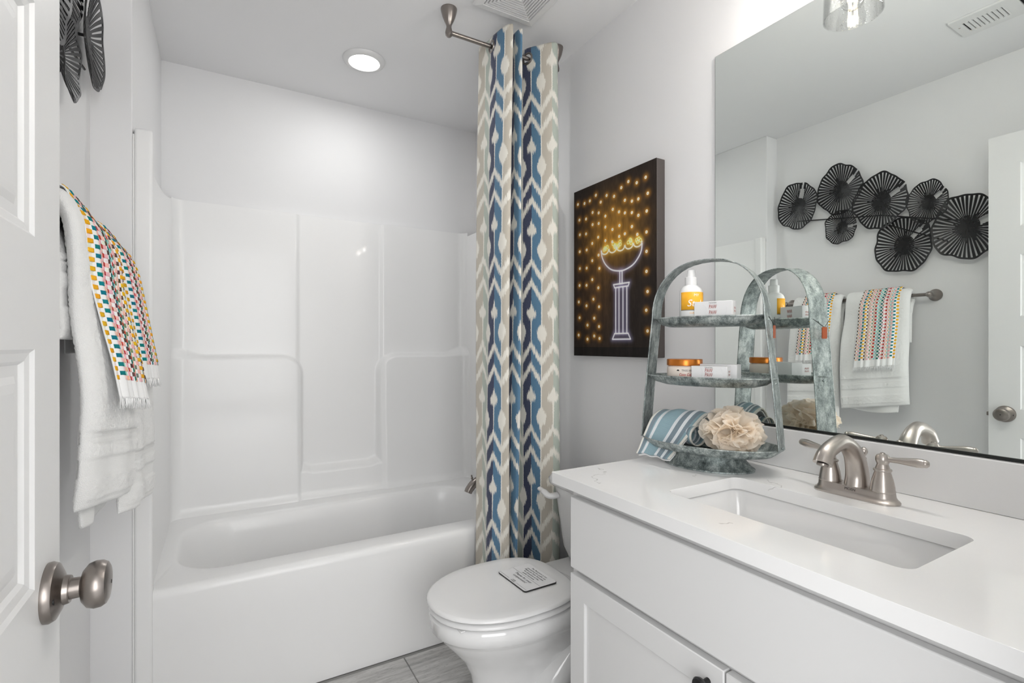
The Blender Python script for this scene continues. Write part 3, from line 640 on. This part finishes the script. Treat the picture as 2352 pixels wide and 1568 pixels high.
# ------------------------------------------------------------------ lily-pad wall sculpture
scu = empty('wall_sculpture', (LW+.002, 1.30, 1.85), 'black metal wall sculpture of slotted lily-pad discs above the towel bar', 'wall art')
discs = [(1.692,1.985,.116,.136,.022,70), (1.466,2.023,.115,.136,.014,35), (1.266,1.908,.124,.140,.030,25), (1.072,1.858,.084,.102,.020,30), (1.457,1.816,.082,.092,.020,0), (1.170,1.670,.124,.138,.022,40), (.925,1.710,.128,.148,.030,15)]
for di, (cy, cz, ra, rb, off, na) in enumerate(discs):
    rg = random.Random(di+3); NSP = 44; NR = 14; sub = 5; V = []; F = []
    nang = NSP*sub; na = radians(na)
    edges = []
    def rad(t): return 1+.035*sin(4*t+di)+.025*sin(7*t+2*di)+.012*sin(13*t+di)
    rs = [0, .10, .17, .23, .29, .35, .42, .5, .58, .66, .74, .82, .89, .945, 1.0]
    for k, r in enumerate(rs):
        for i in range(nang):
            t = 2*pi*i/nang; R = r*(1+(rad(t)-1)*r)
            tt = t + .10*(1-r)*sin(5*t+di)
            y = cy - ra*R*cos(tt); z = cz + rb*R*sin(tt)       # seen from the room, +angle runs towards the doorway
            x = LW+off + .014*r*r - .008*(1-r) + .002*sin(6*t+di)*r*r
            V.append((x, y, z))
    start = [rg.choice((3,4,4,5,5,6,7)) for _ in range(NSP)]; dash = [rg.random() < .5 for _ in range(NSP)]
    for k in range(len(rs)-1):
        for i in range(nang):
            sp_i = i//sub; w_ = i % sub; slot = w_ < (2 if rs[k] > .3 else 1); t = 2*pi*(i+.5)/nang; rm = (rs[k]+rs[k+1])/2
            dn = abs((t-na+pi) % (2*pi)-pi)
            if rm > .38 and dn*rm < (.10 if rm < .75 else .045): continue
            edge = rm > .38 and dn*rm < .14
            if slot and not edge and k < len(rs)-2:
                if k >= start[sp_i] and k < len(rs)-2: continue
                if k == start[sp_i]-2 and dash[sp_i] and w_ == 0: continue
            a, b = k*nang+i, k*nang+(i+1) % nang
            if k == 0: F.append((i, nang+i, nang+(i+1) % nang)) if False else F.append((a, a+nang, b+nang, b))
            else: F.append((a, a+nang, b+nang, b))
    O('disc', V, F, M['blackmetal'], scu, smooth=False, solid=.0016)
    O('standoff', *tube([(LW+.001, cy, cz), (LW+off-.006, cy, cz)], .004, 8), M['blackmetal'], scu)
for a, b in (((1.70,1.90),(1.27,1.84)), ((1.27,1.84),(.93,1.74)), ((1.46,1.95),(1.457,1.78)), ((1.25,1.79),(1.0,1.66))):
    O('wire', *tube([(LW+.012, *a), (LW+.012, *b)], .003, 8), M['blackmetal'], scu)

# ------------------------------------------------------------------ towel bar and towels
TBX, TBZ = -.250, 1.415
bar = empty('towel_bar', (TBX, 1.39, TBZ), 'nickel towel bar on the left wall carrying two white towels', 'towel bar')
O('rail', *tube([(TBX,1.055,TBZ),(TBX,1.735,TBZ)], .008, 16), M['nickel_d'], bar)
for y, s in ((1.050,-1), (1.738,1)):
    O('post', *lathe([(.028,0),(.0285,.003),(.026,.007),(.020,.018),(.014,.034),(.0115,.046),(.013,.056),(.014,.068),(.012,.078),(.006,.083),(0,.084)], 28, (LW+.001,y,TBZ), (1,0,0)), M['nickel_d'], bar)
def profile(zb, zback, xs, top, xb):
    """centre line in the X-Z plane, front hem -> over the bar -> back hem"""
    P = [(x, z) for z, x in xs if z >= zb-.001]
    P = [Vector((x, 0, z)) for x, z in P]
    P += [Vector((TBX+.010, 0, top)), Vector((TBX-.008, 0, top-.002)), Vector((xb, 0, top-.03)), Vector((xb+.022, 0, top-.065)), Vector((xb+.034, 0, top-.10)), Vector((xb+.040, 0, (top+zback)/2)), Vector((xb+.044, 0, zback))]
    return spline(P, 10)
def resample(P, ds):
    L = [0.0]
    for a, b in zip(P[:-1], P[1:]): L.append(L[-1]+(b-a).length)
    N = int(L[-1]/ds); out = []; i = 0
    for k in range(N+1):
        s = L[-1]*k/N
        while i < len(L)-2 and L[i+1] < s: i += 1
        out.append(P[i].lerp(P[i+1], (s-L[i])/max(L[i+1]-L[i], 1e-9)))
    return out, L[-1]
def thick_towel(name, parent, P, yr, th, slope, xfar, m, fuzz=.0012, bands=(), seed=1, wav=.004, ds=.0036):
    P, L = resample(P, ds); NP = len(P); y0, y1 = yr; NYt = int((y1-y0)/ds); rg = np.random.RandomState(seed)
    nrm = []
    for i in range(NP):
        d = (P[min(i+1, NP-1)]-P[max(i-1, 0)]).normalized(); nrm.append(Vector((d.z, 0, -d.x)))
    V = []; UV = []
    for side in (1, -1):
        for i in range(NP):
            s = L*i/(NP-1); ef = min(1, sqrt(max(1-(1-min(s/.012, 1))**2, .02)), sqrt(max(1-(1-min((L-s)/.012, 1))**2, .02)))
            fz, t0 = fuzz, 1.0
            for a, b, k in bands:
                if a < s < b or a < L-s < b: t0 = k; fz = fuzz*.15
            front = 1-sm(s, L*.35, L*.55)
            for j in range(NYt+1):
                y = y0+(y1-y0)*j/NYt; e = min((y-y0), (y1-y))/.014; e2 = min((y-y0)/.030, (y1-y)/.018); ey_ = sqrt(max(1-(1-min(e2, 1))**2, .02)); q = (y-y0)/(y1-y0)
                h = th*t0*ef*ey_ + rg.uniform(-fz, fz)*min(1, e+.3)
                n = nrm[i]; sgn = 1 if side == 1 else -1
                wv = wav*sin(y*38+seed+s*2.5)*(1-s/L)
                x = P[i].x + n.x*h*sgn*-1 + xfar*q*front + wv*front - .014*front*max(0, (.30-q)/.30)**2; z = P[i].z + n.z*h*sgn*-1 + slope*(q-.0)*front*max(0, 1-s/.5)
                V.append((x, y, z))
    F = []; W_ = NYt+1; B = NP*W_
    for i in range(NP-1):
        for j in range(NYt):
            a = i*W_+j; F.append((a, a+W_, a+W_+1, a+1)); F.append((B+a, B+a+1, B+a+W_+1, B+a+W_))
        a = i*W_; F.append((a, B+a, B+a+W_, a+W_)); a += NYt; F.append((a, a+W_, B+a+W_, B+a))
    for j in range(NYt):
        a = j; F.append((a, a+1, B+a+1, B+a)); a = (NP-1)*W_+j; F.append((a, B+a, B+a+1, a+1))
    return O(name, V, F, m, parent, ang=180)
wb = ((.0, .015, .76), (.056, .088, .70), (.112, .1155, .62), (.118, .128, .76), (.131,.134,.62))
xs_n = [(.895,-.203),(.95,-.196),(1.02,-.192),(1.09,-.189),(1.17,-.195),(1.25,-.206),(1.33,-.213),(1.385,-.218),(1.415,-.226)]
nt = empty('bath_towel', (-.2, 1.25, .84), 'white terry bath towel on the bar end nearest the door', 'towel', 'white towels on the towel bar')
thick_towel('towel_body', nt, profile(.895, 1.189, xs_n, 1.436, -.276), (1.113, 1.398), .0135, -.045, .028, M['terry'], bands=wb, seed=3)
# inner fold hanging lower behind the front with a pointed corner
v, f, uv = grid(lambda a, b: (-.211+.004*sin(9*b+6*a), 1.130+.245*b+.03*(1-b)*a, 1.2-(1.2-(.853-.012*sin(pi*b)))*a), 60, 50)
O('inner_fold', v, f, M['terry'], nt, solid=.006, soff=0)
ft = empty('bath_towel', (-.18, 1.55, .80), 'white terry bath towel on the bar end nearest the tub', 'towel', 'white towels on the towel bar')
xs_f = [(.80,-.178),(.90,-.176),(1.0,-.178),(1.09,-.182),(1.17,-.188),(1.25,-.198),(1.33,-.208),(1.385,-.216),(1.415,-.226)]
thick_towel('towel_body', ft, profile(.80, 1.02, xs_f, 1.434, -.274), (1.418, 1.678), .013, -.025, .012, M['terry'], bands=wb, seed=8)
TC = dict(brown=(92,70,62), peach=(240,190,160), pink=(240,186,186), teal=(20,124,134), yellow=(238,176,40), sage=(120,140,116), red=(190,58,52), aqua=(150,208,206), green=(24,108,104), cream=(236,232,222))
cols = [('yellow',.0105,0),('teal',.0095,1),('pink',.012,0),('aqua',.005,1),('peach',.006,0),('pink',.005,1),('red',.009,0),('pink',.007,0),('brown',.004,1),('green',.011,0),('aqua',.008,1),('aqua',.006,0),('red',.011,1),('peach',.006,0),('sage',.005,1),('pink',.010,0),('peach',.008,1),('brown',.005,0),('yellow',.011,1),('teal',.011,0),('pink',.009,1),('peach',.006,0),('brown',.005,1)]
def hand_towel(label, yr, P, fr_end, seed, xfar, slope, grow=0):
    y0, y1 = yr; e = empty('hand_towel', (-.16, (y0+y1)/2, P[0].z), label, 'towel', 'patterned hand towels over the bath towels')
    P, L = resample(P, .004); NP = len(P); tot = sum(c[1] for c in cols); sc = (y1-y0)/tot
    nrm = []
    for i in range(NP):
        d = (P[min(i+1, NP-1)]-P[max(i-1, 0)]).normalized(); nrm.append(Vector((-d.z, 0, d.x)))
    def pt(s, q, h):
        t = s/L*(NP-1); i = min(max(int(t), 0), NP-2); f_ = t-i; p = P[i].lerp(P[i+1], f_); n = nrm[i].lerp(nrm[i+1], f_)
        front = 1-sm(s, L*.35, L*.55); curl = .012*max(0, (.16-q)/.16)**2*front; y = y0+(y1-y0)*q + .012*sin(3*q+2)*(1-s/L)*grow + .02*grow*max(0, 1-s/.4)*q
        wv = (.004*sin(q*14+seed+s*3)+.003*sin(q*31+seed))*(.4+.6*front)
        return Vector((p.x-n.x*h+xfar*q*front+abs(wv)-curl, y, p.z-n.z*h*1.0+slope*q*max(0, 1-s/.5)))
    NQ = 60
    v = [pt(L*i/(NP-1), j/NQ, 0) for i in range(NP) for j in range(NQ+1)]
    f = [(i*(NQ+1)+j, i*(NQ+1)+j+1, (i+1)*(NQ+1)+j+1, (i+1)*(NQ+1)+j) for i in range(NP-1) for j in range(NQ)]
    O('cloth', v, f, M['weave'], e, solid=.0025, soff=1 if False else 0)
    V, F, K_ = [], [], []; y = 0; per = .0083; rg = random.Random(seed)
    for nm, w, phs in cols:
        qa = y/tot; qb = (y+w)/tot; y += w; r = 0; s = .034
        while s < L-.03:
            c = nm if (r+phs) % 2 == 0 else ('cream' if w > .006 else None)
            if c:
                big = c != 'cream'; h = .0022 if big else .0008; n0 = len(V); k = .1
                S0, S1 = s, s+per*(1.0 if big else .95)
                qm = (qb-qa)*.05
                for hh, ins in ((0.0008, 0), (.0008+h*.8, .04), (.0008+h, .2)):
                    for a, b in ((0,0),(1,0),(1,1),(0,1)):
                        u_ = ins+(1-2*ins)*a; w_ = ins+(1-2*ins)*b
                        V.append(pt(S0+(S1-S0)*u_, qa+qm+(qb-qa-2*qm)*w_, hh))
                rgb = lin([min(255, max(0, x+rg.randint(-9, 9))) for x in TC[c]]); K_ += [rgb]*12
                for q in range(2):
                    for j in range(4): a = n0+q*4+j; b = n0+q*4+(j+1) % 4; F.append((a, b, b+4, a+4))
                F.append((n0+8, n0+9, n0+10, n0+11))
            s += per; r += 1
    t = O('tufts', V, F, M['tuft'], e, kind='stuff', ang=180)
    ca = t.data.color_attributes.new('col', 'FLOAT_COLOR', 'POINT'); ca.data.foreach_set('color', np.array([(*k, 1) for k in K_], dtype=np.float32).ravel())
    V, F = [], []
    for i in range(110):
        q = i/109; p = pt(0, q, 0); d = Vector((random.uniform(-.004,.006), random.uniform(-.006,.006), -random.uniform(.014,.021)))
        a, b = tube([p+Vector((0,0,.004)), p+d*.5+Vector((0, random.uniform(-.002,.002), 0)), p+d], [.0009,.0008,.0005], 5); n0 = len(V); V += a; F += [tuple(x+n0 for x in qd) for qd in b]
    O('fringe', V, F, M['weave'], e, kind='stuff', ang=180)
xc_n = [(1.083,-.150),(1.15,-.161),(1.22,-.176),(1.30,-.191),(1.37,-.197),(1.405,-.205),(1.432,-.222)]
P = spline([Vector((x,0,z)) for z, x in xc_n]+[Vector((TBX+.014,0,1.457)), Vector((TBX-.012,0,1.455)), Vector((-.293,0,1.425)), Vector((-.296,0,1.30)), Vector((-.296,0,1.16))], 10)
hand_towel('multicoloured tufted hand towel with fringe over the white towel nearest the door', (1.150, 1.318), P, 0, 2, .018, -.02, .2)
xc_f = [(1.10,-.150),(1.15,-.156),(1.22,-.168),(1.30,-.182),(1.37,-.195),(1.405,-.205),(1.432,-.222)]
P = spline([Vector((x,0,z)) for z, x in xc_f]+[Vector((TBX+.014,0,1.456)), Vector((TBX-.012,0,1.454)), Vector((-.292,0,1.425)), Vector((-.294,0,1.30)), Vector((-.294,0,1.16))], 10)
hand_towel('multicoloured tufted hand towel with fringe over the white towel nearest the tub', (1.455, 1.615), P, 0, 5, .012, -.01, .3)

# ------------------------------------------------------------------ three-tier stand
SCX, SCY = 1.147, .912
A = Vector((.326,-.946,0)).normalized(); Bv = Vector((.946,.326,0)).normalized()
st = empty('tiered_stand', (SCX, SCY, CZ), 'three-tier oval galvanised metal stand with arched handle on the counter', 'stand')
def sp_(a, b, z): return Vector((SCX, SCY, 0)) + A*a + Bv*b + Vector((0,0,z))
def oval(a, b, z, n=64): return [sp_(a*cos(2*pi*i/n), b*sin(2*pi*i/n), z) for i in range(n)]
for a, b, z, d, e_ in ((.182,.108,.918,.026,.026), (.166,.090,1.094,.024,.008), (.147,.076,1.253,.024,.008)):
    v, f = loft([oval(a*.4,b*.4,z-d), oval(a*.72,b*.72,z-d), oval(a*.88,b*.88,z-d*.72), oval(a*.96,b*.96,z-d*.3), oval(a,b,z), oval(a-.002,b-.002,z), oval(a*.95,b*.95,z-e_*.45+.001), oval(a*.87,b*.87,z-e_*.85+.001), oval(a*.71,b*.71,z-e_+.0015), oval(a*.4,b*.4,z-e_+.0015)], True, True, True)
    pl = O('tray', v, f, M['galvd'], st, ang=50)
    O('rolled_rim', *tube(oval(a+.001,b+.001,z), .0022, 8, closed=True), M['galv'], pl)
v, f = loft([oval(.118,.084,CZ+.0005), oval(.118,.084,CZ+.004), oval(.112,.078,CZ+.007), oval(.098,.066,CZ+.022), oval(.090,.060,CZ+.038), oval(.090,.060,CZ+.040), oval(.06,.04,CZ+.0405)], True, True, True)
O('foot', v, f, M['galvd'], st, ang=40)
path = []
for s_ in (-1, 1):
    leg = [(s_*.181,.915),(s_*.175,.98),(s_*.169,1.05),(s_*.164,1.10),(s_*.156,1.18),(s_*.148,1.255)]
    if s_ == -1: path += leg
    else: right = leg[::-1]
for i in range(1, 24):
    t = pi-pi*i/24; c, s_ = cos(t), sin(t); path.append((.148*(1 if c > 0 else -1)*abs(c)**.85, 1.255+.153*abs(s_)**.92))
path += right
V, F = [], []; hwid = .029; th = .0011; NPp = len(path); NW = 4
for i, (a, z) in enumerate(path):
    a1, z1 = path[min(i+1, NPp-1)]; a0_, z0_ = path[max(i-1, 0)]; d = Vector((a1-a0_, z1-z0_)).normalized(); nx, nzz = -d.y, d.x
    hw_ = hwid*(1-.16*sin(pi*i/(NPp-1))**2)
    for b in (-1, 1):
        for q in (-1, 1): V.append(sp_(a+nx*th*q, b*hw_, z+nzz*th*q))
for i in range(NPp-1):
    a = i*4
    for x, y in ((0,1),(1,3),(3,2),(2,0)): F.append((a+x, a+y, a+4+y, a+4+x))
F += [(0,2,3,1), ((NPp-1)*4, (NPp-1)*4+1, (NPp-1)*4+3, (NPp-1)*4+2)]
hnd = O('handle_band', V, F, M['galv'], st, ang=30)
for s_ in (-1, 1):
    for b in (-.026, .026):
        P_ = [sp_(a, b*(1-.16*sin(pi*k/(NPp-1))**2)*1.08, z) for k, (a, z) in enumerate(path)]
    for a, z in ((.1655,1.082), (.149,1.243), (.181,.922)):
        O('rivet', *lathe([(.0035,0),(.003,.0018),(0,.0026)], 10, sp_(s_*(a+.0015), 0, z), A*s_), M['galvd'], hnd)
for b in (-1, 1):
    P_ = [sp_(a, b*hwid*(1-.16*sin(pi*k/(NPp-1))**2), z) for k, (a, z) in enumerate(path)]
    O('wire_edge', *tube(P_, .0017, 6), M['galv'], hnd)
tg = sp_(.1605, -.004, 1.212)
v, f = loft([[tg+Bv*p[0]+Vector((0,0,p[1]))+A*q - A*.10*p[1]*0 for p in rrect(-.008,.008,-.016,.016,.003,3)] for q in (.0035, .0055)]); O('tag', v, f, M['tag'], st, smooth=False, label='small copper tag on a wire')
O('tag_wire', *tube([sp_(.158,-.028,1.25), sp_(.165,-.004,1.227), sp_(.158,.026,1.25)], .0008, 6), M['black'], st)

# bottle
bc = Vector((1.121,.947,1.2470)); bo = empty('spray_bottle', bc, 'white spray bottle with yellow label on the top tray', 'bottle')
O('bottle_body', *lathe([(.028,0),(.0305,.004),(.0308,.072),(.0296,.080),(.0265,.0865),(.021,.092),(.0150,.0955),(.013,.097)], 40, bc), M['plastic'], bo)
O('collar', *lathe([(.0150,.0955),(.0158,.098),(.0158,.1165),(.0150,.1175)], 28, bc), M['plastic'], bo)
O('spray_head', *lathe([(.0112,.117),(.0112,.120),(.0104,.1355),(.0095,.137)], 24, bc), M['plastic'], bo)
view = math.atan2(-bc.y, -bc.x)                    # facing the room
def cyl(c, r):
    def fn(x, y): t = view+.12+x/r; return Vector((c.x+(r)*cos(t), c.y+(r)*sin(t), c.z+y))
    return fn
lab = cyl(Vector((bc.x,bc.y,bc.z)), .0312)
v, f, uv = grid(lambda a, b: lab(-.034+.080*a, .027+.048*b), 24, 2); O('label', v, f, M['yellow'], bo, solid=.0003)
v, f, uv = grid(lambda a, b: lab(-.034+.080*a, .0255+.0012*b), 24, 1); O('label_line', v, f, M['ink'], bo, solid=.0003)
text('lettering', 'Style', .026, bc, (1,0,0), (0,0,1), M['whiteink'], bo, shear=.25, bend=lambda x, y: cyl(bc, .0317)(x+.010, y+.044))
text('lettering', 'MY', .010, bc, (1,0,0), (0,0,1), M['whiteink'], bo, shear=.15, bend=lambda x, y: cyl(bc, .0317)(x+.010, y+.066))
text('lettering', 'CURL', .006, bc, (1,0,0), (0,0,1), M['yellow'], bo, bend=lambda x, y: cyl(bc, .0313)(x+.000, y+.018))
# cartons
def carton(label, ca, cb, z0, L_, Wd, H, face=True, flip=0):
    e = empty('carton', sp_(ca, cb, z0), label, 'box')
    cs = [sp_(ca+x*L_/2, cb+y*Wd/2, z) for x in (-1,1) for y in (-1,1) for z in (z0, z0+H)]
    O('carton_body', cs, boxg(0,1,0,1,0,1)[1], M['card'], e, bevel=.0006, seg=1)
    if face:
        g = sp_(ca, cb-Wd/2-.0006, z0)
        for k, (s, sz, zz) in enumerate((('PAW', .0145, .68), ('PAW', .0145, .36))): text('lettering', s, sz, g+Vector((0,0,H*zz)), A, (0,0,1), M['redink'], e, stretch=.62, shear=.08)
        text('lettering', 'THE NATURAL', .0038, g+Vector((0,0,H*.90)), A, (0,0,1), M['ink'], e, stretch=.8)
        text('lettering', 'company', .0038, g+Vector((0,0,H*.14)), A, (0,0,1), M['greyink'], e)
        for x in (-.026, .026):
            O('outline', *tube([g+A*(x+(.010*cos(t)))+Vector((0,0,H*.5+.016*sin(t))) for t in np.linspace(-1.2, 1.2, 14)], .00025, 4), M['sign'], e)
        h = sp_(ca+L_/2+.0006, cb, z0)
        text('lettering', 'PAW\nPAW', .008, h+Vector((0,0,H*.5)), Bv, (0,0,1), M['redink'], e, stretch=.8)
        h = sp_(ca, cb+Wd/2+.0006, z0)
        for zz in (.68, .36): text('lettering', 'PAW', .0145, h+Vector((0,0,H*zz)), -A, (0,0,1), M['redink'], e, stretch=.62)
carton('white carton with red PAW PAW print on the top tray', .028, -.028, 1.2470, .098, .034, .0465)
carton('white carton with red PAW PAW print in front on the middle tray', .020, -.036, 1.0880, .092, .032, .0355)
carton('plain-faced white carton behind on the middle tray', .030, .006, 1.0880, .096, .036, .040, face=False)
# jar
jc = Vector((1.124,.972,1.0880)); ja = empty('scrub_jar', jc, 'round jar of pale scrub with copper lid on the middle tray', 'jar')
O('jar_body', *lathe([(.040,0),(.0455,.003),(.0468,.007),(.0468,.025),(.0450,.0315),(.042,.0345)], 48, jc), M['cream'], ja)
O('jar_lid', *lathe([(.0440,.0340),(.0472,.0347),(.0475,.037),(.0475,.0505),(.0465,.052),(.0,.0525)], 48, jc), M['copper'], ja)
text('lettering', 'TREE HUT', .0075, jc, (1,0,0), (0,0,1), M['ink'], ja, bend=lambda x, y: cyl(jc, .0472)(x+.004, y+.0215))
text('lettering', 'Coco Colada', .0100, jc, (1,0,0), (0,0,1), M['crim'], ja, shear=.3, wt=.012, stretch=.78, bend=lambda x, y: cyl(jc, .0472)(x+.001, y+.0105))
v, f, uv = grid(lambda a, b: cyl(jc, .0472)(-.0265+.008*a, .0205+.0040*b*(1-(2*a-1)**2)), 10, 2); O('palm_mark', v, f, M['ink'], ja, solid=.0002)
# striped towel
tw = empty('striped_towel', (1.09, 1.0, CZ), 'blue-grey striped hand towel draped over the bottom tray onto the counter', 'towel')
LR = [((1.235,1.035,.905),(1.270,.950,.905)), ((1.205,1.048,.945),(1.255,.945,.945)), ((1.160,1.054,.978),(1.228,.940,.975)), ((1.120,1.052,.990),(1.188,.942,.988)), ((1.083,1.054,.972),(1.150,.948,.962)), ((1.058,1.058,.930),(1.110,.956,.918)), ((1.040,1.062,.890),(1.078,.966,.882)), ((1.030,1.064,.872),(1.062,.970,.866))]
Ls = spline([a for a, b in LR], 8); Rs = spline([b for a, b in LR], 8); ns = len(Ls)-1
def tfn(off):
    def fn(a, b):
        i = min(int(a*ns), ns-1); t = a*ns-i; l = Ls[i].lerp(Ls[i+1], t); r = Rs[i].lerp(Rs[i+1], t); p = l.lerp(r, b)
        return (p.x, p.y, p.z+.004*sin(pi*b)+.0018*sin(b*17+a*4)-off)
    return fn
v, f, uv = grid(tfn(0), 80, 40); O('cloth', v, f, M['stripe'], tw, uv=uv, solid=.005, soff=-1)
v, f, uv = grid(lambda a, b: tuple(Vector(tfn(.0075)(.02+.965*a, .03+.94*b))+Vector((.004,0,0))), 80, 30); O('under_layer', v, f, M['weave'], tw, uv=uv, solid=.003, soff=-1, label='white underside of the folded towel')
v, f, uv = grid(lambda a, b: (1.150+.030*cos(2*pi*b), 1.030-.085*a, .927+.026*sin(2*pi*b)), 24, 28)
O('inner_roll', v, f, M['stripe'], tw, uv=[(q[1]*.6, q[0]) for q in uv], solid=.003)
# loofah
lc = Vector((1.138,.832,.958)); V, F = [], []; rg = random.Random(4)
for k in range(26):
    ax = Vector((rg.gauss(0,1), rg.gauss(0,1), rg.gauss(0,1))).normalized(); x, y, d = frame(ax)
    n = 130; ph1, ph2, ph3 = rg.uniform(0,6), rg.uniform(0,6), rg.uniform(0,6); sc_ = rg.uniform(.86, 1.04); arc = rg.uniform(2.2, 5); t0 = rg.uniform(0, 6)
    lev = 8; n0 = len(V); lift = rg.uniform(-.55, .55)
    for i in range(n+1):
        t = t0+arc*i/n
        for j in range(lev+1):
            r = .52+.48*j/lev; w = r**2*(.22*sin(6*t+ph1)+.12*sin(11*t+ph2)+.035*sin(19*t+ph3))
            p = (x*cos(t)+y*sin(t)+d*(w+lift*r)).normalized()*r*sc_*(1+.05*sin(13*t+ph2)*r)
            q = lc+Vector((p.x*.074, p.y*.078, p.z*.062)); q.z = max(q.z, .8965); V.append(q)
    for i in range(n):
        for j in range(lev): a = n0+i*(lev+1)+j; F.append((a, a+1, a+lev+2, a+lev+1))
n0 = len(V); b_ = lathe([(.0,-.034),(.02,-.031),(.034,-.02),(.042,0),(.036,.019),(.02,.031),(0,.035)], 24, lc, caps=False); V += b_[0]; F += [tuple(i+n0 for i in q) for q in b_[1]]
O('loofah', V, F, M['loofah'], None, org=(lc.x, lc.y, .896), label='cream mesh bath pouf on the bottom tray', cat='loofah', ang=180)
